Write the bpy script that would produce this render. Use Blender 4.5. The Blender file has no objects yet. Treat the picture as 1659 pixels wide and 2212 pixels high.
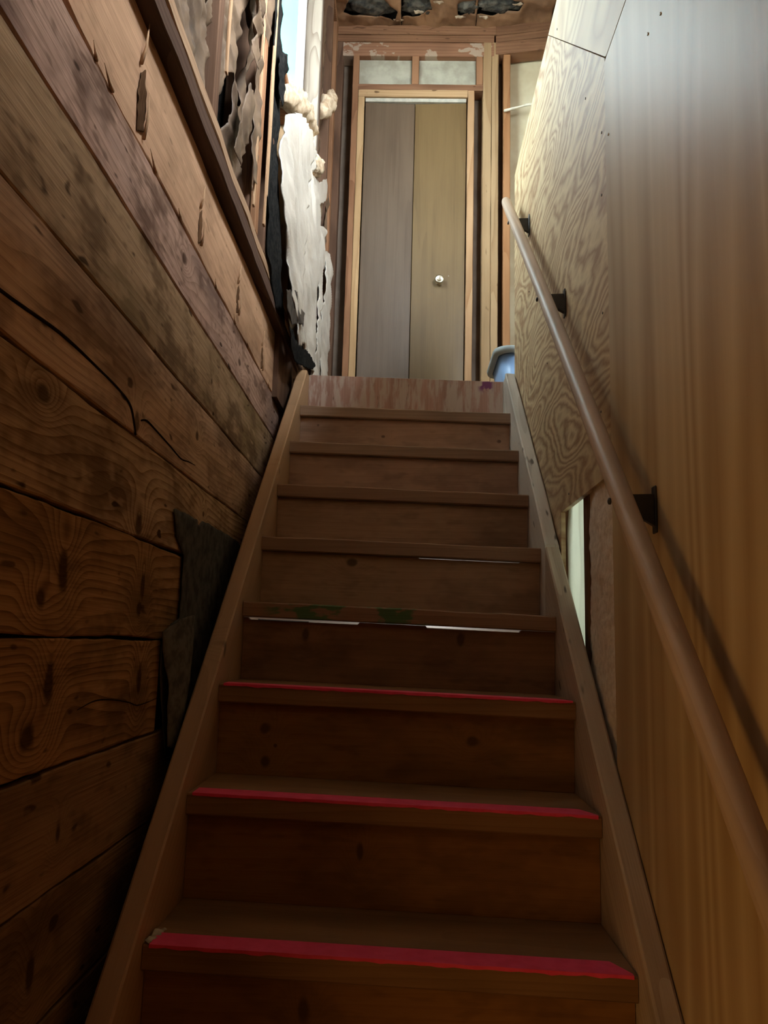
import bpy, bmesh, math, random
import numpy as np
from mathutils import Vector, Matrix, noise
random.seed(7)
S = bpy.context.scene
COL = S.collection

# ------------------------------------------------------------------ camera
def add_camera():
    cd = bpy.data.cameras.new('camera'); co = bpy.data.objects.new('camera', cd); COL.objects.link(co)
    cd.sensor_fit = 'VERTICAL'; cd.sensor_height = 24.0; cd.lens = 1700.05/2212*24.0
    cd.clip_start = .02; cd.clip_end = 200
    p, yw, r = .162068, .027986, .027882
    f = Vector((-math.sin(yw)*math.cos(p), math.cos(yw)*math.cos(p), math.sin(p)))
    r0 = Vector((math.cos(yw), math.sin(yw), 0)); u0 = r0.cross(f)
    rr = math.cos(r)*r0 + math.sin(r)*u0; uu = -math.sin(r)*r0 + math.cos(r)*u0
    m = Matrix((rr, uu, -f)).transposed().to_4x4(); m.translation = Vector((.01248, -3.10531, -1.06633))
    co.matrix_world = m; S.camera = co
add_camera()
# ------------------------------------------------------------------ light
S.view_settings.view_transform = 'Standard'; S.view_settings.look = 'None'
S.view_settings.gamma = 1.0; S.view_settings.use_curve_mapping = False
S.view_settings.exposure = 1.15
w = bpy.data.worlds.new('overcast_sky'); S.world = w; w.use_nodes = True
w.node_tree.nodes['Background'].inputs[0].default_value = (.83, .93, 1.0, 1)
w.node_tree.nodes['Background'].inputs[1].default_value = 24.0
def portal(name, loc, size, direction):
    l = bpy.data.lights.new(name, 'AREA'); l.shape = 'RECTANGLE'; l.size, l.size_y = size
    l.cycles.is_portal = True
    o = bpy.data.objects.new(name, l); COL.objects.link(o); o.location = loc
    o.rotation_euler = Vector(direction).to_track_quat('-Z', 'Z').to_euler(); return o
portal('window_portal', (-.60, -.2, 1.63), (1.03, 1.34), (1, 0, 0))
portal('room_window_portal', (1.34, -2.7, 1.72), (2.2, 1.46), (-1, 0, 0))
def lamp(name, loc, power, color, size):
    l = bpy.data.lights.new(name, 'POINT'); l.energy = power; l.color = color; l.shadow_soft_size = size
    o = bpy.data.objects.new(name, l); COL.objects.link(o); o.location = loc
lamp('unseen_warm_lamp', (-.82, -2.80, -1.62), 8.6, (1, .54, .16), .2)  # unseen warm lamp, added to light the lower right panel
lamp('understair_bulb', (.1, .55, -1.6), 14.0, (1, .97, .9), .06)
lamp('understair_lamp', (.95, -.75, -.75), 8.0, (1, .97, .9), .1)

# ------------------------------------------------------------------ materials
class Mat:
    def __init__(s, name, rough=.7, spec=.3):
        s.m = bpy.data.materials.new(name); s.m.use_nodes = True; s.t = s.m.node_tree
        s.b = s.t.nodes['Principled BSDF']; s.b.inputs['Roughness'].default_value = rough
        s.b.inputs['Specular IOR Level'].default_value = spec if rough < .7 else 0.0
    def n(s, ty, **k):
        x = s.t.nodes.new(ty)
        for a, v in k.items(): setattr(x, a, v)
        return x
    def put(s, sock, v):
        if isinstance(v, bpy.types.NodeSocket): s.t.links.new(v, sock)
        elif isinstance(v, (tuple, list)) and len(v) == 3 and sock.type == 'RGBA': sock.default_value = (*v, 1)
        else: sock.default_value = v
    def ma(s, op, a, b=0.0, c=0.0, clamp=False):
        x = s.n('ShaderNodeMath', operation=op, use_clamp=clamp)
        s.put(x.inputs[0], a); s.put(x.inputs[1], b); s.put(x.inputs[2], c); return x.outputs[0]
    def pos(s, rnd=True):
        g = s.n('ShaderNodeNewGeometry').outputs['Position']
        if not rnd: return g
        oi = s.n('ShaderNodeObjectInfo').outputs['Random']
        v = s.n('ShaderNodeVectorMath', operation='SCALE'); v.inputs[0].default_value = (17.3, 41.7, 29.1); s.t.links.new(oi, v.inputs['Scale'])
        a = s.n('ShaderNodeVectorMath', operation='ADD'); s.t.links.new(g, a.inputs[0]); s.t.links.new(v.outputs[0], a.inputs[1]); return a.outputs[0]
    def mul(s, v, k):
        a = s.n('ShaderNodeVectorMath', operation='MULTIPLY'); s.put(a.inputs[0], v); a.inputs[1].default_value = k; return a.outputs[0]
    def noise(s, v, scale=1, detail=2, rough=.5, dist=0):
        x = s.n('ShaderNodeTexNoise'); s.t.links.new(v, x.inputs['Vector'])
        x.inputs['Scale'].default_value = scale; x.inputs['Detail'].default_value = detail
        x.inputs['Roughness'].default_value = rough; x.inputs['Distortion'].default_value = dist
        return x.outputs[0]
    def mapr(s, v, a, b, c=0.0, d=1.0):
        x = s.n('ShaderNodeMapRange'); s.put(x.inputs[0], v); x.inputs[1].default_value = a; x.inputs[2].default_value = b
        x.inputs[3].default_value = c; x.inputs[4].default_value = d; x.interpolation_type = 'SMOOTHSTEP'; return x.outputs[0]
    def mix(s, f, a, b, mode='MIX'):
        x = s.n('ShaderNodeMix', data_type='RGBA', blend_type=mode); s.put(x.inputs[0], f); s.put(x.inputs[6], a); s.put(x.inputs[7], b); return x.outputs[2]
    def sep(s, v):
        x = s.n('ShaderNodeSeparateXYZ'); s.put(x.inputs[0], v); return x.outputs
    def bump(s, h, strength, dist=.002):
        x = s.n('ShaderNodeBump'); x.inputs['Strength'].default_value = strength; x.inputs['Distance'].default_value = dist
        s.put(x.inputs['Height'], h); s.t.links.new(x.outputs[0], s.b.inputs['Normal'])
    def color(s, c): s.put(s.b.inputs['Base Color'], c); return s

def wood(name, light, dark, axis=1, across=None, K=7, straight=70, a=.9, b=6, contrast=.75, fibre=.35,
         stain=.35, stain_col=None, knots=(), rough=.7, spec=.3, bump=.35, sharp=2.2, spots=0, extra=None, slope=0, grime=0):
    """knots: (u along, v across, radius, elong_along, elong_across) in world metres"""
    m = Mat(name, rough, spec)
    if across is None: across = {0: 2, 1: 2, 2: 1}[axis]
    P0 = m.pos(False); P = m.pos(True)
    if slope:
        def sh(v):
            q = m.sep(v); cx = m.n('ShaderNodeCombineXYZ'); m.put(cx.inputs[0], q[0]); m.put(cx.inputs[1], q[1])
            m.put(cx.inputs[2], m.ma('MULTIPLY', m.ma('MULTIPLY_ADD', q[1], -slope, q[2]), .74)); return cx.outputs[0]
        P, P0 = sh(P), sh(P0)
    sc = [b, b, b]; sc[axis] = a
    low = m.noise(m.mul(P, tuple(sc)), 1, 1.6, .45, .15)
    field = m.ma('MULTIPLY', low, K)
    s0 = m.sep(P0)
    if straight: field = m.ma('MULTIPLY_ADD', s0[across], straight, field)
    core = None
    if knots: wob = m.noise(P0, 30, 0)
    for (ku, kv, r, eu, ev) in knots:
        du = m.ma('DIVIDE', m.ma('SUBTRACT', s0[axis], ku), eu); dv = m.ma('DIVIDE', m.ma('SUBTRACT', s0[across], kv), ev)
        d2 = m.ma('ADD', m.ma('MULTIPLY', du, du), m.ma('MULTIPLY', dv, dv))
        d = m.ma('MULTIPLY', m.ma('SQRT', d2), m.ma('ADD', wob, .55))
        g = m.ma('EXPONENT', m.ma('MULTIPLY', d2, -1/(2.6*r)**2))
        field = m.ma('MULTIPLY_ADD', g, 5.0, field)
        c = m.mapr(d, r*1.25, r*.55)
        core = c if core is None else m.ma('MAXIMUM', core, c)
    fr = m.ma('FRACT', field)
    ring = m.ma('POWER', fr, sharp)
    sf = [260, 260, 260]; sf[axis] = 7
    fine = m.noise(m.mul(P, tuple(sf)), 1, 1, .6)
    sm = [40, 40, 40]; sm[axis] = 2.5
    mid = m.noise(m.mul(P, tuple(sm)), 1, 1, .5)
    fac = m.ma('ADD', m.ma('MULTIPLY', ring, contrast*.75), m.ma('MULTIPLY', m.ma('SUBTRACT', mid, .45), fibre*1.4))
    fac = m.ma('MULTIPLY_ADD', m.ma('SUBTRACT', fine, .5), fibre, fac, clamp=True)
    col = m.mix(fac, light, dark)
    if stain:
        st = m.mapr(m.noise(m.mul(P, tuple(2.2 if i == axis else 7 for i in range(3))), 1, 2, .6), .45, .72)
        sc_ = stain_col or tuple(v*.45 for v in dark)
        col = m.mix(m.ma('MULTIPLY', st, stain), col, sc_)
    if grime:
        g1 = m.noise(m.mul(P0, tuple(5 if i == axis else 9 for i in range(3))), 1, 3, .68)
        g2 = m.noise(m.mul(P, tuple(9 if i == axis else 30 for i in range(3))), 1, 2, .7)
        col = m.mix(m.ma('MULTIPLY', m.mapr(g1, .46, .64), grime*.75), col, tuple(v*.55 for v in dark))
        col = m.mix(m.ma('MULTIPLY', m.mapr(g2, .56, .72), grime*.55), col, tuple(min(1, v*1.15) for v in light))
        col = m.mix(m.ma('MULTIPLY', m.mapr(g2, .44, .30), grime*.6), col, tuple(v*.5 for v in dark))
    if spots:
        vo = m.noise(m.mul(P, tuple(16 if i == axis else 45 for i in range(3))), 1, 1, .4)
        col = m.mix(m.ma('MULTIPLY', m.mapr(vo, .70, .78), spots), col, tuple(v*.25 for v in dark))
    if core is not None:
        col = m.mix(m.ma('MULTIPLY', core, .85), col, tuple(v*.35 for v in dark))
    if extra: col = extra(m, col, P0)
    m.color(col)
    m.bump(fine, bump*1.3, .0012)
    return m.m

def plain(name, c1, c2=None, scale=20, rough=.7, spec=.3, metal=0, bump=0, detail=3, stretch=(1, 1, 1)):
    m = Mat(name, rough, spec); m.b.inputs['Metallic'].default_value = metal
    if c2 is None: c2 = tuple(v*.75 for v in c1)
    nz = m.noise(m.mul(m.pos(), stretch), scale, detail, .6)
    m.color(m.mix(m.mapr(nz, .35, .68), c1, c2))
    if bump: m.bump(nz, bump, .004)
    return m.m

# ------------------------------------------------------------------ geometry helpers
def finish(name, bm, mat, parent=None, smooth=False):
    bmesh.ops.recalc_face_normals(bm, faces=bm.faces)
    vs = [v.co for v in bm.verts]
    lo = Vector(tuple(min(v[i] for v in vs) for i in range(3))); hi = Vector(tuple(max(v[i] for v in vs) for i in range(3)))
    c = (lo+hi)/2; c.z = lo.z
    for v in bm.verts: v.co -= c
    me = bpy.data.meshes.new(name); bm.to_mesh(me); bm.free()
    if smooth:
        for p in me.polygons: p.use_smooth = True
    if mat: me.materials.append(mat)
    o = bpy.data.objects.new(name, me); COL.objects.link(o); o.location = c
    if parent: put_under(o, parent)
    return o
def put_under(o, parent):
    o.parent = parent
    o.matrix_parent_inverse = Matrix.Translation(-world_loc(parent))
def world_loc(o):
    return WL.get(o.name) or Vector(o.location)
WL = {}
def empty(name, loc):
    o = bpy.data.objects.new(name, None); COL.objects.link(o); o.location = loc; o.empty_display_size = .1; return o
def tag(o, label, cat, group=None):
    o['label'] = label; o['category'] = cat
    if group: o['group'] = group
    return o
def struct(o, label=None):
    o['kind'] = 'structure'
    if label: o['label'] = label
    return o

def add_box(bm, x, y, z, bev=0):
    vs = [bm.verts.new((a, b, c)) for a in x for b in y for c in z]
    fs = [(0, 1, 3, 2), (4, 6, 7, 5), (0, 4, 5, 1), (2, 3, 7, 6), (0, 2, 6, 4), (1, 5, 7, 3)]
    f = [bm.faces.new([vs[i] for i in q]) for q in fs]
    if bev:
        es = list({e for q in f for e in q.edges})
        bmesh.ops.bevel(bm, geom=es, offset=bev, segments=1, affect='EDGES')
def box(name, x, y, z, mat, parent=None, bev=.0015):
    bm = bmesh.new(); add_box(bm, x, y, z, bev); return finish(name, bm, mat, parent)
def boxes(name, lst, mat, parent=None):
    bm = bmesh.new()
    for x, y, z in lst: add_box(bm, x, y, z)
    return finish(name, bm, mat, parent)

def board(name, A, B, wv, tv, mat, parent=None, seg=14, amp=.0015, ch=.003, seed=None, freq=6):
    """plank from A to B (centre line); wv, tv half-extents; wavy edges, chamfered"""
    A, B, wv, tv = Vector(A), Vector(B), Vector(wv), Vector(tv)
    sd = random.random()*100 if seed is None else seed
    bm = bmesh.new(); rings = []
    cw, ct = ch/max(wv.length, 1e-6), ch/max(tv.length, 1e-6)
    prof = [(-1+cw, -1), (1-cw, -1), (1, -1+ct), (1, 1-ct), (1-cw, 1), (-1+cw, 1), (-1, 1-ct), (-1, -1+ct)]
    L = (B-A).length
    for i in range(seg+1):
        t = i/seg; c = A.lerp(B, t); r = []
        for (u, v) in prof:
            s = 1 if u > 0 else -1
            dw = noise.noise(Vector((t*L*freq, s*7.3, sd)))*amp*1.6 + noise.noise(Vector((t*L*freq*5, s*3.1, sd+9)))*amp*.6
            dt = noise.noise(Vector((t*L*freq*.7, v*2.3, sd+31)))*amp*.6
            r.append(bm.verts.new(c + wv*(u+s*dw/max(wv.length, 1e-6)) + tv*(v+dt/max(tv.length, 1e-6))))
        rings.append(r)
    for i in range(seg):
        for j in range(8):
            bm.faces.new((rings[i][j], rings[i][(j+1) % 8], rings[i+1][(j+1) % 8], rings[i+1][j]))
    bm.faces.new(rings[0]); bm.faces.new(rings[-1][::-1])
    return finish(name, bm, mat, parent)

def prism(name, pts, axis, lo, hi, mat, parent=None, bev=0):
    """polygon pts in the two other axes, extruded along axis from lo to hi"""
    bm = bmesh.new()
    def P(p, h):
        l = list(p); l.insert(axis, h); return l
    a = [bm.verts.new(P(p, lo)) for p in pts]; b = [bm.verts.new(P(p, hi)) for p in pts]
    bm.faces.new(a); bm.faces.new(b[::-1])
    for i in range(len(pts)):
        j = (i+1) % len(pts); bm.faces.new((a[i], b[i], b[j], a[j]))
    if bev: bmesh.ops.bevel(bm, geom=list(bm.edges), offset=bev, segments=1, affect='EDGES')
    return finish(name, bm, mat, parent)

def jag(poly, step, amp, seed=0, rough=1.0):
    out = []; n = len(poly); acc = 0
    for i in range(n):
        a, b = Vector(poly[i]), Vector(poly[(i+1) % n]); L = (b-a).length; k = max(1, int(L/step))
        nrm = Vector((-(b-a).y, (b-a).x)); nrm = nrm.normalized() if nrm.length else nrm
        for j in range(k):
            t = j/k; p = a.lerp(b, t); s = acc + t*L
            d = noise.noise(Vector((s*14, seed, 0)))*amp + noise.noise(Vector((s*55, seed+5, 0)))*amp*.6*rough
            out.append((p.x+nrm.x*d, p.y+nrm.y*d))
        acc += L
    return out

def torn(name, poly, offs, mat, parent=None, plane='x', h=.008, step=.012, amp=.006, seed=0, thick=.0012, smooth=True, holes=()):
    """sheet cut to a polygon (y,z) standing at x = offs(y,z) (or (x,y) at z for plane 'z'); real thickness"""
    pl = np.array(jag(poly, step, amp, seed)) if amp else np.array(poly, float)
    lo, hi = pl.min(0), pl.max(0)
    nu, nv = int((hi[0]-lo[0])/h)+2, int((hi[1]-lo[1])/h)+2
    U, V = np.meshgrid(lo[0]+np.arange(nu+1)*h - h*.5, lo[1]+np.arange(nv+1)*h - h*.5, indexing='ij')
    cu, cv = U[:-1, :-1]+h/2, V[:-1, :-1]+h/2
    def inside(pu, pv, pl):
        r = np.zeros(pu.shape, bool); n = len(pl)
        for i in range(n):
            x1, y1 = pl[i]; x2, y2 = pl[(i+1) % n]
            if y1 == y2: continue
            c = ((y1 > pv) != (y2 > pv)) & (pu < (x2-x1)*(pv-y1)/(y2-y1)+x1); r ^= c
        return r
    keep = inside(cu, cv, pl); polys = [pl]
    for k, hp in enumerate(holes):
        hpj = np.array(jag(hp, step, amp, seed+50+k)); keep &= ~inside(cu, cv, hpj); polys.append(hpj)
    bm = bmesh.new(); vid = {}
    def vert(i, j):
        if (i, j) not in vid: vid[(i, j)] = bm.verts.new((float(U[i, j]), float(V[i, j]), 0))
        return vid[(i, j)]
    for i, j in zip(*np.nonzero(keep)):
        bm.faces.new((vert(i, j), vert(i+1, j), vert(i+1, j+1), vert(i, j+1)))
    segs = np.concatenate([np.stack([p, np.roll(p, -1, 0)], 1) for p in polys])
    for v in bm.verts:
        if v.is_boundary:
            p = np.array((v.co.x, v.co.y)); a = segs[:, 0]; d = segs[:, 1]-a
            t = np.clip(((p-a)*d).sum(1)/np.maximum((d*d).sum(1), 1e-12), 0, 1); q = a+d*t[:, None]
            dd = ((q-p)**2).sum(1); k = dd.argmin()
            if dd[k] < (h*1.3)**2: v.co.x, v.co.y = float(q[k][0]), float(q[k][1])
    for v in bm.verts:
        u, vv = v.co.x, v.co.y; o = offs(u, vv)
        v.co = (o, u, vv) if plane == 'x' else ((u, o, vv) if plane == 'y' else (u, vv, o))
    ob = finish(name, bm, mat, parent, smooth)
    md = ob.modifiers.new('thickness', 'SOLIDIFY'); md.thickness = thick; md.offset = 0
    return ob

def N3(u, v, f, s=0): return noise.noise(Vector((u*f, v*f, s)))
def ridged(u, v, f, s=0): return 1-abs(N3(u, v, f, s))*2

def tube(name, pts, rad, mat, parent=None, n=16, cap=True):
    pts = [Vector(p) for p in pts]; bm = bmesh.new(); rings = []
    rads = rad if isinstance(rad, (list, tuple)) else [rad]*len(pts)
    for i, p in enumerate(pts):
        d = (pts[min(i+1, len(pts)-1)]-pts[max(i-1, 0)]).normalized()
        s = d.cross(Vector((1, 0, 0)));  s = s if s.length > .1 else d.cross(Vector((0, 0, 1))); s.normalize(); t = d.cross(s)
        rings.append([bm.verts.new(p+(s*math.cos(a)+t*math.sin(a))*rads[i]) for a in [2*math.pi*k/n for k in range(n)]])
    for i in range(len(pts)-1):
        for k in range(n): bm.faces.new((rings[i][k], rings[i][(k+1) % n], rings[i+1][(k+1) % n], rings[i+1][k]))
    if cap: bm.faces.new(rings[0]); bm.faces.new(rings[-1][::-1])
    return finish(name, bm, mat, parent, True)

def lump(name, c, r, mat, parent=None, seed=0, amp=.35, freq=3.0, sub=4):
    bm = bmesh.new(); bmesh.ops.create_icosphere(bm, subdivisions=sub, radius=1)
    for v in bm.verts:
        d = v.co.copy(); k = 1+amp*noise.noise(d*freq*.5+Vector((seed, 0, 0)))+amp*.5*noise.noise(d*freq*1.6+Vector((0, seed, 0)))+amp*.25*noise.noise(d*freq*5+Vector((0, 0, seed)))
        v.co = Vector((c[0]+d.x*r[0]*k, c[1]+d.y*r[1]*k, c[2]+d.z*r[2]*k))
    return finish(name, bm, mat, parent, True)

# ------------------------------------------------------------------ shared materials
RISE, RUN = .196714, .217554
SL = RISE/RUN
M_felt = plain('black_felt', (.012, .012, .012), (.025, .023, .021), 60, .9, .2, bump=.2)
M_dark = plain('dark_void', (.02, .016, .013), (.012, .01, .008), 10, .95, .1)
M_kraft = Mat('kraft_paper', .6, .35)
def _kraft(m):
    P = m.pos(); n1 = m.noise(P, 9, 4, .6); n2 = m.noise(P, 60, 3, .6)
    c = m.mix(m.mapr(n1, .35, .7), (.18, .115, .07), (.08, .048, .03))
    c = m.mix(m.ma('MULTIPLY', m.mapr(m.noise(P, 5, 5, .65), .56, .72), .75), c, (.03, .025, .022))
    m.color(c); m.bump(n2, .4, .003)
_kraft(M_kraft); M_kraft = M_kraft.m
M_white = Mat('white_vinyl_facing', .38, .4)
def _wh(m):
    P = m.pos(); n1 = m.noise(m.mul(P, (1, 3, 6)), 4, 4, .6)
    m.color(m.mix(m.mapr(m.noise(P, 7, 4, .6), .4, .75), (.54, .49, .425), (.44, .385, .32))); m.bump(n1, .5, .01)
_wh(M_white); M_white = M_white.m
M_fluff = plain('tan_fibreglass', (.58, .46, .33), (.40, .28, .18), 30, .95, .1, bump=.8)
M_stud = wood('red_fir_stud', (.30, .155, .085), (.16, .07, .037), 2, K=5, straight=60, stain=.3, knots=(), rough=.75)
M_studlight = wood('pale_fir_stud', (.37, .245, .135), (.21, .12, .058), 2, K=5, straight=55, stain=.2, rough=.7, spots=.5)
M_studdark = wood('dark_stud', (.15, .085, .055), (.06, .035, .026), 2, K=5, straight=60, stain=.5, rough=.8)
M_plateX = wood('fir_plate', (.25, .13, .075), (.13, .058, .034), 0, K=6, straight=50, stain=.35, rough=.75, spots=.6)

# ------------------------------------------------------------------ outer shell of the house
M_shell = plain('grey_sheathing', (.30, .27, .23), (.22, .19, .16), 8, .9)
ground = struct(box('ground', (-40, 40), (-40, 40), (-2.95, -2.75), plain('gravel_ground', (.42, .40, .36), (.34, .33, .29), 30, .95), bev=0))
eave = struct(boxes('added_eave', [((-1.0, -.585), (-4.4, 4.5), (2.40, 2.46)), ((-1.025, -1.0), (-4.4, 4.5), (2.36, 2.54))], plain('cyan_sky_tone', (.21, .50, .50), (.19, .47, .475), 3, .8)), 'added eave giving the window view its cyan sky colour')  # added eave; its cyan colour stands in for sky seen through the window
roof = struct(box('roof', (-.92, 1.5), (-4.5, 1.5), (2.66, 2.74), M_shell, bev=0))
floor_low = struct(box('floor_lower', (-.6, 1.35), (-4.3, 1.3), (-2.66, -2.557), plain('basement_concrete', (.22, .20, .18), (.15, .14, .12), 6, .9), bev=0))
M_osb = plain('subfloor_board', (.36, .25, .15), (.25, .16, .09), 14, .85)
floor = struct(boxes('floor', [((-.5, .56), (.019, 1.2), (-.03, -.004)), ((.56, 1.3), (-4.3, 1.2), (-.14, -.004)), ((-.5, .56), (-4.3, -2.95), (-.14, -.004))], M_osb), 'landing floor at the head of the stairs')
wall_room = struct(boxes('wall_far_room', [((1.25, 1.39), (-4.3, 1.3), (-2.6, .99)), ((1.25, 1.39), (-4.3, 1.3), (2.45, 2.7)), ((1.25, 1.39), (-4.3, -3.8), (.99, 2.45)), ((1.25, 1.39), (-1.6, 1.3), (.99, 2.45))],
    plain('far_room_plaster', (.55, .50, .42), (.48, .43, .36), 5, .9)))
# side room and doorway added to house the unseen warm lamp
wall_added_room = struct(boxes('wall_added_room', [((-2.3, -2.2), (-4.4, -1.6), (-2.66, -.3)), ((-2.3, -.6), (-1.7, -1.6), (-2.66, -.3)), ((-2.3, -.6), (-4.4, -4.3), (-2.66, -.3)), ((-2.3, -.6), (-4.4, -1.6), (-.3, -.2)), ((-2.3, -.6), (-4.4, -1.6), (-2.66, -2.557))],
    plain('added_room_plaster', (.60, .50, .36), (.52, .42, .30), 5, .9)))
wall_rear = struct(box('wall_rear', (-.6, 1.35), (-4.4, -4.28), (-2.6, 2.7), plain('rear_wall', (.25, .16, .09), (.18, .11, .06), 6, .9), bev=0))
outer_back = struct(box('wall_closet', (-.7, 1.35), (1.3, 1.4), (-2.6, 2.7), M_shell, bev=0))

# ------------------------------------------------------------------ left wall: planks below
wall_left = struct(boxes('wall_left', [((-.62, -.512), (-2.45, 1.3), (-2.6, .045)), ((-.62, -.512), (-4.3, -2.45), (-.6, .045)), ((-.62, -.512), (-4.3, -3.3), (-2.6, -.6))], M_felt), 'rough horizontal plank wall on the left of the stairs')
XL = -.487
edges = [.046, -.186, -.333, -.518, -.708, -.888, -1.0755, -1.262, -1.437, -1.612, -1.79, -1.97, -2.15, -2.33, -2.55]
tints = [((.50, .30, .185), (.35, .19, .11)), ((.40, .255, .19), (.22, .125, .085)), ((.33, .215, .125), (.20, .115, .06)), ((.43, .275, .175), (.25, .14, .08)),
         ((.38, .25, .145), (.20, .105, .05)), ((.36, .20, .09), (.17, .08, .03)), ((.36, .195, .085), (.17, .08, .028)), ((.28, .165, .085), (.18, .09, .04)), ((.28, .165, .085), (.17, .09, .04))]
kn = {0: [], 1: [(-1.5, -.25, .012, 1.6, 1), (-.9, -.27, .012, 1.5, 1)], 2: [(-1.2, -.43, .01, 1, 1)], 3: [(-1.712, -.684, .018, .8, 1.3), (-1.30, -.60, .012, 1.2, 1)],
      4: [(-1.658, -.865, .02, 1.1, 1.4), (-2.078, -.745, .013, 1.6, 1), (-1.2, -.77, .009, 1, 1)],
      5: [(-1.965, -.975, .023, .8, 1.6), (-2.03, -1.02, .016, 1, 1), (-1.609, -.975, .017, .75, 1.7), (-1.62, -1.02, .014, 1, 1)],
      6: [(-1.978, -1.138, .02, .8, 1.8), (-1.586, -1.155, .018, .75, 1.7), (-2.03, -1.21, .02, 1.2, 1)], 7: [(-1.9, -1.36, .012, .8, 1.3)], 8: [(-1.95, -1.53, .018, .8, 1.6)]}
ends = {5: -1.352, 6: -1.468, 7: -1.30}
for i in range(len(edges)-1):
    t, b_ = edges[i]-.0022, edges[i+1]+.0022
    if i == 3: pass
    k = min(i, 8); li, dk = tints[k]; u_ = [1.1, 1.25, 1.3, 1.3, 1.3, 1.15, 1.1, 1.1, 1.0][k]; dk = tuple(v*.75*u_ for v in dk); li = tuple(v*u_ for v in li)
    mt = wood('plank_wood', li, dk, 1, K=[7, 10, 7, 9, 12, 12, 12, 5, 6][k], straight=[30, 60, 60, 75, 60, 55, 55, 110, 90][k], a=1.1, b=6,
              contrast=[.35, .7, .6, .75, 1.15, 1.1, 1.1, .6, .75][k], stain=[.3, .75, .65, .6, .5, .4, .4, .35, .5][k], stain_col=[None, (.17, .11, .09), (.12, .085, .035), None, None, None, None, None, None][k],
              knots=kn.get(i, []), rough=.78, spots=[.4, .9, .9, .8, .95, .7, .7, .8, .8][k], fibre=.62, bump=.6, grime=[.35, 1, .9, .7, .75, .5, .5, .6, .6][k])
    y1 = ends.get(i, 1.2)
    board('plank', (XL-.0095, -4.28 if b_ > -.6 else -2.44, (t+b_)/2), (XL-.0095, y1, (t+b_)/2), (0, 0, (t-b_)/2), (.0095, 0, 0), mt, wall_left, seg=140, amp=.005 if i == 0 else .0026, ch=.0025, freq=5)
# dark slots and splinters where bark came out of the top board
M_slot = wood('bark_slot', (.16, .085, .045), (.05, .026, .016), 2, K=8, straight=120, stain=.6, rough=.9)
M_splinter = wood('raw_splinter', (.52, .33, .20), (.34, .19, .10), 2, K=5, straight=100, stain=.2)
for j, (y, z, hh, ww) in enumerate([(-1.82, -.108, .068, .024), (-1.397, -.118, .045, .015), (-.975, -.107, .046, .02), (-.573, -.135, .042, .02), (-.19, -.115, .045, .022)]):
    pl = [(y-ww*.5, z-hh), (y+ww*.7, z-hh*.75), (y+ww*.9, z-hh*.1), (y+ww*.5, z+hh*.6), (y+ww*.1, z+hh), (y-ww*.6, z+hh*.7), (y-ww, z)]
    torn('bark_slot', pl, lambda u, v: XL+.0012+.0025*N3(u, v, 60, j), M_slot, wall_left, h=.003, step=.006, amp=.003, seed=j, thick=.001)
    for s in (-1, 1):
        a = Vector((XL+.002, y+s*ww*.85, z-hh*.9*s)); b = a+Vector((.006, -s*ww*.3, hh*1.3))
        tube('splinter', [a, a.lerp(b, .4)+Vector((.003, 0, 0)), b], [.0035, .003, .0006], M_splinter, wall_left, 5)
# ragged edge of the second board
for y in (-2.02, -1.95, -1.72, -1.55, -1.22, -.99, -.80, -.42):
    L = random.uniform(.02, .05)
    tube('splinter', [(XL+.001, y, -.186), (XL+.004, y-L*.4, -.183-random.random()*.01), (XL+.005, y-L, -.178+random.random()*.012)], [.004, .003, .0006], M_splinter, wall_left, 5)
# crack of the third board
M_crack = plain('crack_shadow', (.03, .017, .008), (.02, .01, .005), 40, .95, .05)
def crack(pts, r, x=XL):
    P = []; R = []
    for i in range(len(pts)-1):
        p0, p1, p2, p3 = pts[max(i-1, 0)], pts[i], pts[i+1], pts[min(i+2, len(pts)-1)]
        for j in range(6):
            t = j/6; P.append(tuple(.5*(2*b+(c-a)*t+(2*a-5*b+4*c-d)*t*t+(3*b-a-3*c+d)*t**3) for a, b, c, d in zip(p0, p1, p2, p3))); R.append(r[i]*(1-t)+r[i+1]*t)
    P.append(pts[-1]); R.append(r[-1])
    tube('crack', [(x+.0002, y, z) for y, z in P], R, M_crack, wall_left, 5)
crack([(-2.4, -.662), (-2.216, -.659), (-2.05, -.646), (-1.9, -.648), (-1.80, -.653), (-1.75, -.664), (-1.725, -.69), (-1.712, -.706)], [.0025, .0028, .0028, .0025, .0025, .003, .003, .002])
crack([(-1.69, -.672), (-1.66, -.664), (-1.60, -.667), (-1.5, -.675), (-1.42, -.682), (-1.36, -.675), (-1.30, -.670)], [.0015, .0022, .002, .002, .0018, .0014, .0006])
crack([(-1.87, -1.185), (-1.80, -1.176), (-1.72, -1.18), (-1.64, -1.19), (-1.58, -1.2), (-1.47, -1.195)], [.0006, .0012, .0012, .0012, .001, .0005])

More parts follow.
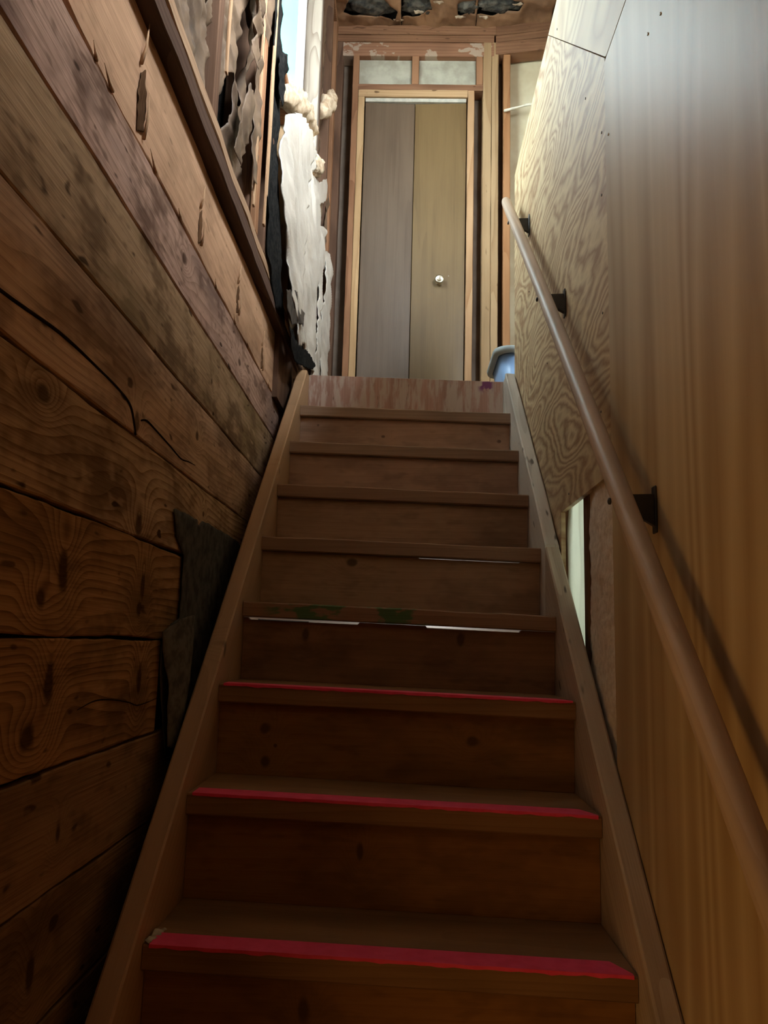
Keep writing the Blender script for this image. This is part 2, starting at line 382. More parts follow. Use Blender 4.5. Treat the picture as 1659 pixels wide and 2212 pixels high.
# black felt torn open low beside the stringer
felt = torn('torn_felt_flap', [(-1.467, -.80), (-1.268, -.794), (-1.256, -.808), (-1.224, -.791), (-.835, -.787), (-.60, -.83), (-.60, -1.35), (-1.405, -1.32), (-1.464, -1.187), (-1.483, -1.084), (-1.428, -1.041), (-1.367, -1.029), (-1.37, -.974), (-1.368, -.891), (-1.428, -.857)],
    lambda u, v: -.4815+.004*N3(u, v, 6, 3)+.002*N3(u, v, 25, 1), plain('grey_felt', (.10, .092, .08), (.055, .051, .046), 30, .85, .3, bump=.25), h=.008, amp=.004, seed=2, thick=.0016)
tag(felt, 'dark torn building felt flap on the lower plank wall', 'felt')
def curlx(u, v):
    t = max(0, min(1, (u+1.50)/.22)); return -.476+.028*math.sin(t*math.pi)+.003*N3(u, v, 30, 8)
curl = torn('curled_felt', [(-1.50, -1.062), (-1.447, -1.033), (-1.379, -1.022), (-1.299, -1.036), (-1.28, -1.08), (-1.33, -1.12), (-1.38, -1.20), (-1.43, -1.30), (-1.46, -1.29), (-1.47, -1.18)], curlx,
    plain('grey_felt_back', (.15, .135, .11), (.08, .07, .06), 40, .85, .3, bump=.25), h=.006, amp=.004, seed=9, thick=.0016)
tag(curl, 'small curled grey felt piece peeling off below the torn flap', 'felt')

# ------------------------------------------------------------------ left wall: open framing above
XU = -.455
wall_lu = struct(boxes('wall_left_upper', [((-.58, -.556), (-4.3, 1.3), (.045, .93)), ((-.58, -.556), (-4.3, -.72), (.93, 2.7)), ((-.58, -.556), (.40, 1.3), (.93, 2.7)), ((-.58, -.556), (-.72, .40), (2.30, 2.7))], M_felt), 'open stud wall above the planks on the left')
board('sill_plate', (XU-.045, -4.2, .0725), (XU-.045, .42, .0725), (.045, 0, 0), (0, 0, .0265), wood('dark_sill', (.12, .075, .055), (.06, .036, .028), 1, K=6, straight=70, stain=.4, rough=.8), wall_lu, seg=60, amp=.002, ch=.004)
board('bottom_plate', (XU-.047, -4.2, .118), (XU-.047, 1.04, .118), (.047, 0, 0), (0, 0, .0185), wood('pale_plate', (.42, .27, .17), (.24, .14, .085), 1, K=6, straight=60, stain=.35, rough=.75), wall_lu, seg=60, amp=.003, ch=.004)
box('rim_board', (XU-.09, XU-.012), (-.35, 1.04), (-.2, .10), M_studdark, wall_lu)
for (ya, yb, z0, z1, mt, x1) in [(-1.445, -1.405, .137, 2.5, M_studdark, XU-.006), (-1.85, -1.81, .137, 2.5, M_stud, XU), (-2.25, -2.21, .137, 2.5, M_stud, XU), (-1.035, -.997, .137, 2.5, M_studdark, XU-.004), (-.93, -.892, .137, 2.5, M_stud, XU-.002), (-.80, -.762, .137, 2.5, M_studdark, XU), (-.758, -.72, .137, 2.5, M_studdark, XU),
        (.312, .352, .137, 2.5, None, XU), (.356, .396, .137, 2.5, M_studdark, XU), (.76, .80, .137, 2.5, M_studdark, XU), (.965, 1.04, .137, 2.5, M_stud, XU), (-.30, -.262, .137, .93, M_studlight, XU), (.02, .06, .137, .93, M_studlight, XU)]:
    if mt is None: mt = wood('weathered_jamb', (.20, .16, .13), (.085, .06, .046), 2, across=0, K=14, straight=30, a=1.3, b=9, contrast=.8, stain=.3, rough=.8)
    board('stud', (x1-.0445, (ya+yb)/2, z0), (x1-.0445, (ya+yb)/2, z1), (0, (yb-ya)/2, 0), (.0445, 0, 0), mt, wall_lu, seg=30, amp=.0018)
board('window_sill_plate', (XU-.0445, -.72, .945), (XU-.0445, .312, .945), (.0445, 0, 0), (0, 0, .015), M_stud, wall_lu, seg=10)
board('header', (XU-.0445, -.72, 2.37), (XU-.0445, .312, 2.37), (.0445, 0, 0), (0, 0, .06), M_stud, wall_lu, seg=10)
board('top_plate', (XU-.0445, -4.2, 2.52), (XU-.0445, 1.04, 2.52), (.0445, 0, 0), (0, 0, .02), M_stud, wall_lu, seg=20)
# thin lath strips left on the studs
for (y, z0, z1, x) in [(-1.405, .28, 1.3, -.447), (-1.02, .16, 1.2, -.447), (-.875, .18, .80, -.444), (-.845, .30, 1.1, -.447)]:
    board('lath_strip', (x, y, z0), (x, y+.01, z1), (0, .009, 0), (.003, 0, 0), M_splinter, wall_lu, seg=16, amp=.003, ch=.001)

# window
win = struct(empty('window_1', (-.545, -.17, .96)), 'bright window with a white frame in the left wall')
M_vinyl = plain('white_vinyl', (.82, .84, .84), (.76, .78, .78), 10, .4)
for (x, y, z) in [((-.57, -.532), (-.72, -.69), (.96, 2.30)), ((-.57, -.532), (.290, .312), (.96, 2.30)), ((-.57, -.532), (-.69, .290), (.96, 1.0)), ((-.57, -.532), (-.69, .290), (2.26, 2.30))]:
    box('window_frame', x, y, z, M_vinyl, win, .003)
for (x, y, z) in [((-.562, -.54), (.268, .287), (1.0, 2.26)), ((-.562, -.54), (-.69, -.668), (1.0, 2.26)), ((-.562, -.54), (-.668, .268), (1.0, 1.025))]:
    box('sash', x, y, z, M_vinyl, win, .003)
gl = Mat('window_glass', 0.0); gl.t.nodes.remove(gl.b)
g = gl.n('ShaderNodeBsdfGlossy'); g.inputs['Roughness'].default_value = .02; tr = gl.n('ShaderNodeBsdfTransparent'); tr.inputs[0].default_value = (.72, .755, .75, 1)
mx = gl.n('ShaderNodeMixShader')
mx.inputs[0].default_value = .04; gl.t.links.new(tr.outputs[0], mx.inputs[1]); gl.t.links.new(g.outputs[0], mx.inputs[2]); gl.t.links.new(mx.outputs[0], gl.t.nodes['Material Output'].inputs[0])
box('pane', (-.553, -.549), (-.668, .268), (1.025, 2.26), gl.m, win, 0)

# crumpled kraft paper in the bays
def crump(x0, s, a=.018):
    return lambda u, v: x0 + a*.9*N3(u*.6, v*.6, 7, s) + a*.8*ridged(u*.55+.1*N3(u, v, 5, s)+v*.3, v*.6, 13, s+3) + a*.2*N3(u, v, 40, s+7)
kr = [
 ('brown crumpled kraft paper sheet in the bay nearest the camera', [(-2.2, .14), (-1.86, .14), (-1.85, 1.3), (-2.2, 1.3)], []),
 ('brown crumpled kraft paper between the first two studs above the sill', [(-1.80, .14), (-1.46, .14), (-1.45, 1.3), (-1.80, 1.3)], [[(-1.70, .30), (-1.66, .28), (-1.64, .40), (-1.68, .50), (-1.72, .42)], [(-1.53, .36), (-1.50, .37), (-1.50, .44), (-1.53, .43)]]),
 ('wide crumpled kraft paper torn open beside the lath strips', [(-1.40, .14), (-1.06, .14), (-1.05, 1.4), (-1.39, 1.4)], [[(-1.35, .16), (-1.30, .2), (-1.24, .30), (-1.25, .40), (-1.31, .36), (-1.35, .26)], [(-1.18, .36), (-1.12, .40), (-1.10, .60), (-1.13, .75), (-1.19, .62)], [(-1.33, .62), (-1.27, .60), (-1.25, .8), (-1.3, .92)]]),
 ('narrow kraft paper strip next to the black torn felt', [(-.99, .14), (-.935, .14), (-.93, 1.5), (-.985, 1.5)], [[(-.98, .25), (-.95, .2), (-.945, .4), (-.97, .45)]])]
for i, (lab, pl, ho) in enumerate(kr):
    tag(torn('kraft_paper', pl, crump(-.487, i*11.3, .024), M_kraft, h=.008, amp=.008, seed=i*3, holes=ho), lab, 'paper', 'torn kraft paper in the stud bays')
rib = [
 ('long torn kraft ribbon hanging over the second stud', [(-1.24, .75), (-1.16, .95), (-1.10, 1.1), (-1.04, 1.2), (-1.06, .9), (-1.10, .62), (-1.14, .50), (-1.19, .52), (-1.16, .66)], -.444, .02),
 ('kraft paper scrap curling beside the third stud', [(-1.09, .20), (-1.03, .22), (-1.0, .34), (-1.02, .50), (-1.05, .62), (-1.10, .55), (-1.08, .38)], -.447, .016),
 ('pale kraft scrap sticking out above the sill plate', [(-1.30, .15), (-1.22, .16), (-1.17, .26), (-1.16, .42), (-1.22, .40), (-1.26, .28)], -.448, .015),
 ('upper kraft ribbon folded over the top of the stud bay', [(-1.03, .74), (-.96, .72), (-.93, .88), (-.94, 1.2), (-1.02, 1.3)], -.444, .018)]
for i, (lab, pl, x0, a) in enumerate(rib):
    tag(torn('kraft_scrap', pl, crump(x0, 70+i*5, a), M_kraft, h=.006, amp=.007, seed=30+i), lab, 'paper', 'torn kraft paper scraps')
# black felt around the window side
bl = [
 ('tall black felt band hanging beside the window opening', [(-.87, 1.5), (-.735, 1.5), (-.73, 1.04), (-.725, .889), (-.70, .686), (-.695, .539), (-.59, .345), (-.52, .246), (-.434, .152), (-.36, .08), (-.527, .06), (-.65, .10), (-.779, .15), (-.845, .486), (-.86, .694)], -.452, .009),
 ('small black felt tongue curling into the bright window', [(-.795, .847), (-.708, .901), (-.642, .901), (-.679, .844), (-.714, .755), (-.751, .676), (-.811, .681), (-.852, .75)], -.437, .012),
 ('crumpled black felt scrap over the edge of the white facing', [(-.6, .10), (-.417, .182), (-.341, .21), (-.272, .234), (-.353, .171), (-.231, .192), (-.146, .187), (-.212, .136), (-.431, .048), (-.543, .051)], -.416, .014),
 ('ragged black felt scrap at the top end of the left stringer', [(-.449, .031), (-.341, .063), (-.257, .037), (-.058, .1), (.146, .146), (.334, .167), (.2, .10), (-.05, .025), (-.30, -.05), (-.426, -.038)], -.420, .012)]
for i, (lab, pl, x0, a) in enumerate(bl):
    tag(torn('torn_felt', pl, crump(x0, 40+i*7, a), M_felt if i != 2 else plain('brown_felt', (.05, .036, .03), (.02, .016, .014), 25, .6, .4), h=.006, amp=.009, seed=60+i, thick=.0015), lab, 'felt', 'torn black felt by the window')

# white faced insulation batts
def bulge(x0, y0, y1, s, a=.012):
    def f(u, v):
        t = max(0, min(1, (u-y0)/(y1-y0))); g = math.sin(math.pi*t)**.6
        d = u*1.0+v*.5
        return x0 + .012*g + a*1.2*N3(u*.4, v*.5, 8, s) + a*1.5*ridged(u*.42+v*.55+.05*N3(u, v, 4, s), v*.1, 12, s+2) + a*.8*ridged(u*.5+v*1.1, v*.2, 17, s+4)
    return f
st = [
 ('large white faced insulation batt sagging in front of the window', [(-.666, .708), (-.551, .801), (-.417, .881), (-.149, 1.016), (-.032, 1.055), (-.054, .932), (-.096, .778), (-.142, .606), (-.132, .45), (-.072, .278), (-.03, .131), (-.208, .045), (-.328, .05), (-.318, .10), (-.48, .131), (-.51, .256), (-.593, .316), (-.69, .429), (-.71, .586)], -.446, -.71, -.03),
 ('second white faced batt tucked behind the largest one', [(-.02, 1.06), (.084, 1.068), (.061, .94), (.212, .921), (.37, .92), (.404, .724), (.447, .556), (.43, .339), (.415, .145), (.249, .136), (-.018, .14), (-.06, .28), (-.12, .451), (-.13, .607), (-.086, .79), (-.044, .94)], -.453, -.15, .42),
 ('narrow white faced batt between the two wider ones', [(.412, .901), (.573, .986), (.63, .99), (.645, .92), (.643, .776), (.627, .643), (.58, .427), (.615, .145), (.425, .145), (.44, .34), (.457, .556), (.414, .73)], -.459, .40, .65),
 ('rightmost white faced batt beside the corner stud', [(.655, .891), (.80, .975), (.93, 1.0), (.955, .872), (.955, .632), (.955, .14), (.628, .14), (.589, .427), (.637, .643), (.653, .776)], -.453, .60, .96)]
for i, (lab, pl, x0, y0, y1) in enumerate(st):
    tag(torn('insulation_batt', pl, bulge(x0, y0, y1, i*9.1), M_white, h=.0075, amp=.004, seed=80+i, thick=.004), lab, 'insulation', 'white faced insulation batts')
tag(torn('paper_flap', [(.022, .905), (.131, .997), (.40, 1.12), (.62, 1.28), (.70, 1.25), (.60, 1.14), (.45, 1.04), (.401, 1.0), (.259, .961), (.159, .923)], lambda u, v: -.450+.02*max(0, u)+.006*N3(u, v, 12, 2), M_white, h=.006, amp=.008, seed=95), 'white torn facing flap sticking out beyond the batts', 'paper')
def fluff_roll(name, pts, rads, label, seed):
    pts = [Vector(p) for p in pts]; n = 26; bm = bmesh.new(); rings = []
    for i in range(n):
        t = i/(n-1)*(len(pts)-1); k = min(int(t), len(pts)-2); f = t-k
        p = pts[k].lerp(pts[k+1], f); r = rads[k]*(1-f)+rads[k+1]*f
        d = (pts[k+1]-pts[k]).normalized(); s = d.cross(Vector((1, 0, 0))).normalized(); u = Vector((1, 0, 0))
        ring = []
        for a in range(20):
            an = 2*math.pi*a/20; q = s*math.cos(an)+u*math.sin(an)*.8
            kk = 1+.5*noise.noise(p*28+q*2+Vector((seed, 0, 0)))+.3*noise.noise(p*80+q*5)
            ring.append(bm.verts.new(p+q*r*kk))
        rings.append(ring)
    for i in range(n-1):
        for a in range(20): bm.faces.new((rings[i][a], rings[i][(a+1) % 20], rings[i+1][(a+1) % 20], rings[i+1][a]))
    bm.faces.new(rings[0]); bm.faces.new(rings[-1][::-1])
    return tag(finish(name, bm, M_fluff, None, True), label, 'insulation', 'exposed fibreglass fluff')
fluff_roll('fibreglass_tuft', [(-.47, -.62, .82), (-.46, -.46, .93), (-.455, -.28, 1.04), (-.45, -.08, 1.12), (-.45, .1, 1.20), (-.45, .28, 1.31)], [.03, .045, .055, .04, .03, .012], 'tan fibreglass tuft spilling over the largest white batt', 3)
fluff_roll('fibreglass_tuft', [(-.46, .10, 1.04), (-.452, .25, 1.11), (-.45, .40, 1.20)], [.03, .05, .03], 'tan fibreglass tuft below the end of the window', 12)
fluff_roll('fibreglass_tuft', [(-.447, .40, 1.50), (-.44, .52, 1.62), (-.435, .64, 1.76), (-.435, .70, 1.85)], [.03, .05, .035, .008], 'tan fluff hooked on the dark stud right of the window', 22)
for i, (pl, lab) in enumerate([([(.40, .75), (.50, .74), (.60, .98), (.66, 1.16), (.62, 1.2), (.52, 1.05), (.44, .92)], 'ragged brown kraft strip under the white flap'), ([(.70, .98), (.80, 1.0), (.86, 1.3), (.80, 1.32), (.74, 1.15)], 'thin brown kraft strip beside the corner stud'), ([(.44, 1.2), (.74, 1.2), (.74, 2.3), (.44, 2.3)], 'dark kraft paper sheet high in the bay right of the window')]):
    tag(torn('kraft_strip', pl, crump(-.458-.042*(i == 2), 120+i*4, .014), M_kraft, h=.007, amp=.007, seed=130+i), lab, 'paper', 'torn kraft paper by the window')

# ------------------------------------------------------------------ back wall and door
YB = 1.05
wall_back = struct(boxes('wall_back', [((-.56, -.323), (1.142, 1.155), (-.1, 2.6)), ((.358, .53), (1.142, 1.155), (-.1, 2.6)), ((-.323, .358), (1.142, 1.155), (2.16, 2.6))],
    plain('brown_board_back', (.17, .13, .10), (.12, .09, .07), 6, .9)), 'open stud wall around the closet door')
for x0, x1 in ((-.357, -.013), (.031, .367)): box('drywall_panel', (x0, x1), (YB+.035, YB+.048), (2.166, 2.346), plain('stained_drywall', (.44, .42, .34), (.31, .29, .23), 9, .9), wall_back)
def st_v(x0, x1, z0, z1, mt, y0=YB, y1=YB+.089): return board('stud', ((x0+x1)/2, (y0+y1)/2, z0), ((x0+x1)/2, (y0+y1)/2, z1), ((x1-x0)/2, 0, 0), (0, (y1-y0)/2, 0), mt, wall_back, seg=30, amp=.0012)
st_v(-.50, -.419, 0, 2.44, M_studdark); st_v(-.359, -.323, 0, 2.35, M_stud)
st_v(.408, .456, 0, 2.44, M_studlight); st_v(.458, .498, 0, 2.44, M_studlight); st_v(.527, .566, 0, 2.44, wood('orange_stud', (.36, .18, .085), (.23, .10, .042), 2, K=5, straight=60, stain=.2))
for x0, x1 in ((-.012, .03), (.368, .406)): board('cripple_stud', ((x0+x1)/2, YB+.045, 2.164), ((x0+x1)/2, YB+.045, 2.347), ((x1-x0)/2, 0, 0), (0, .043, 0), M_stud, wall_back, seg=6)
def hz(name, x0, x1, z0, z1, mt, y0=YB, y1=YB+.089, dy=0, amp=.0015): return board(name, (x0, (y0+y1)/2, (z0+z1)/2), (x1, (y0+y1)/2+dy, (z0+z1)/2), (0, 0, (z1-z0)/2), (0, (y1-y0)/2, 0), mt, wall_back, seg=24, amp=amp)
hz('door_header', -.36, .407, 2.126, 2.163, M_plateX)
def paint_ext(m, col, P0):
    k = m.mapr(m.noise(m.mul(P0, (7, 1, 11)), 1, 4, .6), .53, .56); return m.mix(m.ma('MULTIPLY', k, .75), col, (.42, .33, .255))
M_hdr = wood('peeled_header', (.29, .15, .09), (.17, .075, .045), 0, K=6, straight=50, stain=.3, extra=paint_ext)
hz('header_beam', -.50, .47, 2.348, 2.438, M_hdr); hz('top_plate', -.50, .47, 2.44, 2.484, M_plateX, YB-.004); hz('top_plate', -.50, .48, 2.486, 2.546, M_plateX, YB-.008)
for z0, z1, mt in ((2.36, 2.44, M_plateX), (2.442, 2.486, M_plateX), (2.488, 2.548, M_plateX)): hz('top_plate', .48, 1.245, z0, z1, mt, dy=-.13)
# angled section of wall on the right behind the guard wall
side = struct(prism('wall_back_side', [(.53, 1.155), (1.25, 1.029), (1.25, 1.019), (.53, 1.143)], 2, -.1, 2.6, plain('yellowed_drywall', (.60, .54, .38), (.50, .42, .28), 5, .9)), 'yellowed board panel behind the right stud')
for x0, x1 in ((.95, .99),): board('stud', ((x0+x1)/2, 1.04-.16*(x0-.55), 0), ((x0+x1)/2, 1.04-.16*(x0-.55), 2.36), (.02, 0, 0), (0, .04, 0), M_stud, side, seg=10)
tag(tube('electric_cable', [(.53, 1.03, 1.98), (.60, 1.06, 2.02), (.66, 1.05, 2.035), (.80, 1.03, 2.035), (1.0, 1.0, 2.03)], .008, plain('white_cable', (.78, .72, .58), None, 20, .5)), 'white electric cable crossing the panel right of the door', 'cable')
# door
trimL = struct(board('trim_1', (-.304, YB-.004+.045, 0), (-.304, YB-.004+.045, 2.076), (.0185, 0, 0), (0, .045, 0), wood('door_jamb_wood', (.48, .32, .17), (.33, .19, .09), 2, K=5, straight=60, stain=.12), seg=30, amp=.001))
trimR = struct(board('trim_2', (.3375, YB-.004+.045, 0), (.3375, YB-.004+.045, 2.12), (.0195, 0, 0), (0, .045, 0), wood('door_jamb_wood', (.42, .255, .14), (.26, .13, .06), 2, K=5, straight=60, stain=.2), seg=30, amp=.001))
trimT = struct(board('trim_3', (-.322, YB-.004+.045, 2.101), (.317, YB-.004+.045, 2.101), (0, 0, .023), (0, .045, 0), wood('door_head_wood', (.46, .30, .165), (.30, .165, .08), 0, K=5, straight=60, stain=.15, spots=.8), seg=20, amp=.001))
door = struct(empty('door_1', (.015, YB+.03, 0)), 'brown two-panel folding closet door with a round knob')
def door_mat(c1, c2): return wood('brown_door_veneer', c1, c2, 2, across=0, K=5, straight=0, a=.3, b=9, contrast=.35, fibre=.55, stain=.15, rough=.33, spec=.5, bump=.12, sharp=1.5)
def panel(x0, x1, ya, yb, mt):
    bm = bmesh.new(); add_box(bm, (x0, x1), (0, .03), (.02, 2.05), .002)
    for v in bm.verts: v.co.y += ya+(yb-ya)*(v.co.x-x0)/(x1-x0)
    return finish('door_panel', bm, mt, door)
p1 = panel(-.279, .0105, YB+.012, YB+.022, door_mat((.125, .084, .054), (.07, .043, .027)))
p2 = panel(.0135, .312, YB+.022, YB+.012, door_mat((.16, .10, .042), (.095, .055, .022)))
box('track', (-.28, .31), (YB+.006, YB+.05), (2.052, 2.075), plain('door_track', (.50, .47, .40), None, 20, .5), door)
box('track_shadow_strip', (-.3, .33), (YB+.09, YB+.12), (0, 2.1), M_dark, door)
def lathe(name, prof, c, axis, mat, parent, n=24):
    bm = bmesh.new(); rings = []
    for r, h in prof:
        ring = []
        for k in range(n):
            a = 2*math.pi*k/n; p = [r*math.cos(a), r*math.sin(a)]; p.insert(axis, h)
            ring.append(bm.verts.new(Vector(c)+Vector(p)))
        rings.append(ring)
    for i in range(len(rings)-1):
        for k in range(n): bm.faces.new((rings[i][k], rings[i][(k+1) % n], rings[i+1][(k+1) % n], rings[i+1][k]))
    bm.faces.new(rings[0]); bm.faces.new(rings[-1][::-1])
    return finish(name, bm, mat, parent, True)
WL[p2.name] = Vector(p2.location)
kb = lathe('knob', [(.022, 0), (.022, -.003), (.010, -.005), (.009, -.018), (.018, -.022), (.0255, -.030), (.0265, -.036), (.023, -.041), (.017, -.043), (.013, -.0405), (.004, -.0405)], (.17, YB+.017, .937), 1, plain('brushed_brass', (.62, .56, .44), (.5, .45, .34), 40, .3, .5, 1.0), None)
kb.parent = p2; kb.matrix_parent_inverse = Matrix.Translation(-(Vector(p2.location)))
for x, z, r in ((.247, 1.0, .004), (.232, .985, .002), (.222, .972, .0025)):
    ch = lathe('paint_chip', [(r, 0), (r*.8, -.0006)], (x, YB+.0155, z), 1, plain('white_chip', (.8, .78, .72), None, 20, .8), None, 8); ch.parent = p2; ch.matrix_parent_inverse = Matrix.Translation(-Vector(p2.location))

# ------------------------------------------------------------------ ceiling of torn kraft faced batts
ceil = struct(box('ceiling', (-.64, 1.35), (-4.3, 1.3), (2.60, 2.66), M_felt, bev=0), 'ceiling of torn brown kraft faced insulation')
M_kraftc = Mat('kraft_ceiling', .5, .4)
def _kc(m):
    P = m.pos(False); n1 = m.noise(P, 6, 4, .6)
    c = m.mix(m.mapr(n1, .35, .7), (.30, .165, .09), (.17, .09, .05))
    m.color(c); m.bump(m.noise(P, 18, 3, .6), .5, .006)
_kc(M_kraftc); M_kraftc = M_kraftc.m
def sag(s): return lambda u, v: 2.556 - .022*abs(N3(u, v, 5, s)) - .014*ridged(u, v, 8, s+3) + .008*N3(u, v, 30, s)
xs = [-.5, -.08, .36, .80, 1.245]
tears = {0: [[(-.36, .80), (-.20, .84), (-.10, .93), (-.12, 1.0), (-.28, .97), (-.42, .95)]], 1: [[(-.07, .86), (.08, .84), (.10, .93), (-.02, .98), (-.07, .97)], [(.24, .88), (.345, .86), (.345, .955), (.25, .96)]], 2: [[(.37, .86), (.50, .83), (.62, .87), (.60, .93), (.44, .96), (.37, .95)]]}
for i in range(len(xs)-1):
    torn('kraft_facing', [(xs[i]+.002, -1.4), (xs[i+1]-.002, -1.4), (xs[i+1]-.002, 1.07), (xs[i]+.002, 1.07)], sag(i*7.7), M_kraftc, ceil, plane='z', h=.014 if i < 3 else .04, amp=.004, seed=i, holes=tears.get(i, []))
M_darkfluff = plain('sooty_fibreglass', (.05, .05, .05), (.14, .13, .11), 25, .95, .1, bump=.8)
for (x, y, rx, ry) in ((-.26, .91, .16, .09), (0.02, .92, .09, .07), (.30, .92, .07, .05), (.49, .90, .13, .06)): lump('fibreglass', (x, y, 2.578), (rx, ry, .035), M_darkfluff, ceil, x*9, .35, 5)
for i, (x, y) in enumerate(((.02, .93), (.26, .965), (.13, .86), (-.10, .99), (.40, .965), (.58, .87))):
    torn('paper_scrap', [(x-.03, y-.008), (x+.02, y-.012), (x+.035, y+.006), (x-.02, y+.012)], lambda u, v: 2.535+.012*N3(u, v, 40, i), plain('pale_paper_scrap', (.52, .42, .32), None, 30, .8), ceil, plane='z', h=.004, amp=.004, seed=i)

# ------------------------------------------------------------------ staircase
stairs = tag(empty('staircase', (0, -1.2, -2.557)), 'steep wooden staircase with board treads rising to the landing', 'staircase')
def green_ext(m, col, P0):
    s = m.sep(P0); k = m.mapr(m.noise(m.mul(P0, (9, 6, 22)), 1, 3, .6), .49, .56); wn = m.ma('MULTIPLY', m.mapr(s[0], -.36, -.30), m.mapr(s[0], .12, .02))
    return m.mix(m.ma('MULTIPLY', m.ma('MULTIPLY', k, wn), .8), col, (.03, .15, .05))
tread_w = [wood('tread_wood', c1, c2, 0, across=2, K=6, straight=60, a=.8, b=7, contrast=.5, stain=.4, rough=.62, extra=(green_ext if i == 5 else None)) for i, (c1, c2) in enumerate(
    [((.34, .22, .145), (.2, .12, .075))]*3+[((.30, .18, .11), (.18, .10, .06))]*3+[((.29, .16, .07), (.17, .085, .035))]*8)]
M_dustwood = tread_w
rk = {4: [(-.139, -.847, .014, 1.3, 1), (.339, -.815, .012, 1, 1)], 5: [(-.237, -1.055, .013, .8, 1.4), (.16, -1.06, .012, .8, 1.6)], 6: [(-.294, -1.268, .012, 1, 1.2), (-.29, -1.34, .013, 1, 1.1), (-.268, -1.305, .005, 1, 1), (.173, -1.281, .013, 1.2, 1)], 7: [(-.06, -1.47, .01, .8, 2)], 8: [(-.135, -1.66, .012, .8, 1.5), (.12, -1.72, .01, 1, 1)], 1: [(-.08, -.30, .007, 1.3, 1), (.36, -.31, .007, 1.2, 1), (-.33, -.26, .006, 1, 1)]}
def skew(o_bm, k=0):
    for v in o_bm.verts:
        x = v.co.x; v.co.z += -.0215*x; v.co.y += -.007*x
def stair_board(name, x, y, z, mat, parent, amp=.0012, bev=.003, nx=40, seed=0, slot=None):
    """board across the stairs; front top edge worn"""
    bm = bmesh.new(); rings = []
    b = bev; prof = [(y[0]+b, z[0]), (y[1], z[0]), (y[1], z[1]), (y[0]+b, z[1]), (y[0], z[1]-b), (y[0], z[0]+b)]
    for i in range(nx+1):
        xx = x[0]+(x[1]-x[0])*i/nx; r = []
        for j, (yy, zz) in enumerate(prof):
            dz = (noise.noise(Vector((xx*9, seed, zz)))*amp+noise.noise(Vector((xx*33, seed+4, zz)))*amp*.5) if j in (3, 4) else 0
            if slot and j in (2, 3, 4): dz += slot(xx)
            r.append(bm.verts.new((xx, yy+(noise.noise(Vector((xx*7, seed+2, j)))*amp*.5 if j in (4, 5) else 0), zz+dz)))
        rings.append(r)
    n = len(prof)
    for i in range(nx):
        for j in range(n): bm.faces.new((rings[i][j], rings[i][(j+1) % n], rings[i+1][(j+1) % n], rings[i+1][j]))
    bm.faces.new(rings[0]); bm.faces.new(rings[-1][::-1]); skew(bm)
    return finish(name, bm, mat, parent)
NT = 12; TH = .040
M_tape = plain('red_tape', (.92, .075, .19), (.84, .055, .15), 30, .55, .4)
for k in range(1, NT+1):
    yf, zt = -k*RUN, -k*RISE
    t = stair_board('tread', (-.3985, .3985), (yf, yf+RUN+.035), (zt-TH, zt), tread_w[k], stairs, .0022 if k < 6 else .0012, .003, 50, k*3.3)
    if k in (6, 7, 8):
        bm = bmesh.new(); n = 60; top, bot = [], []
        xl, xr = (-.388, .392)
        for i in range(n+1):
            x = xl+(xr-xl)*i/n
            jb = -.002+.0022*noise.noise(Vector((x*26, k, 0))); back = .052
            if i == n: back = .006
            if i == n-1: back = .030
            top.append((x, yf+back, zt+.0022)); bot.append((x, yf+jb, zt+.0022))
        rows = [[bm.verts.new(p) for p in top], [bm.verts.new(p) for p in bot],
                [bm.verts.new((p[0], p[1]+.0002, zt-.0035+.003*noise.noise(Vector((p[0]*40, k+7, 0))))) for p in bot], [bm.verts.new((p[0], p[1], zt+.0004)) for p in top]]
        for a in (0, 1):
            for i in range(n): bm.faces.new((rows[a][i], rows[a][i+1], rows[a+1][i+1], rows[a+1][i]))
        skew(bm)
        tp = finish('red_tape', bm, M_tape, None); tp['label'] = 'strip of bright red tape along the tread edge'
        tp.parent = t; tp.matrix_parent_inverse = Matrix.Translation(-Vector(t.location))
riser_c = [((.46, .29, .20), (.31, .18, .12))]*3+[((.40, .245, .145), (.26, .145, .08))]*2+[((.27, .14, .07), (.17, .08, .038))]+[((.30, .145, .045), (.19, .082, .022))]*8
def slot5(x): return -.0055 if (-.385 < x < -.10 or .07 < x < .31) else 0
def slot4(x): return -.002 if .05 < x < .34 else 0
for k in range(1, NT+1):
    yr = -k*RUN+.020
    mt = wood('riser_wood', *riser_c[k], 0, across=2, K=6, straight=45, a=.8, b=7, contrast=.4, stain=.45, rough=.6, knots=rk.get(k, []), fibre=.4, grime=.5)
    stair_board('riser', (-.3985, .3985), (yr, yr+.019), (-(k+1)*RISE, -k*RISE-TH-.0006), mt, stairs, .0006 if k != 5 else 0, .001, 160, k*5.1, {5: slot5, 4: slot4}.get(k))
def ply_ext(m, col, P0):
    s = m.sep(P0); k = m.mapr(m.noise(m.mul(P0, (28, 1, 5)), 1, 4, .65), .44, .58)
    c = m.mix(m.ma('MULTIPLY', k, .8), col, (.52, .42, .35))
    pu = m.ma('MULTIPLY', m.mapr(s[2], -.06, -.035), m.ma('MULTIPLY', m.mapr(s[0], .29, .31), m.mapr(s[0], .365, .345)))
    return m.mix(m.ma('MULTIPLY', pu, m.mapr(m.noise(m.mul(P0, (30, 1, 30)), 1, 2, .5), .42, .5)), c, (.20, .07, .15))
M_ply0 = wood('worn_plywood', (.48, .29, .23), (.31, .165, .12), 2, across=0, K=10, straight=60, a=1.5, b=14, contrast=.6, stain=.4, rough=.7, extra=ply_ext, spots=.5)
stair_board('plywood_riser', (-.3985, .3985), (0, .018), (-RISE+.001, 0), M_ply0, stairs, .002, .001, 80, 99)

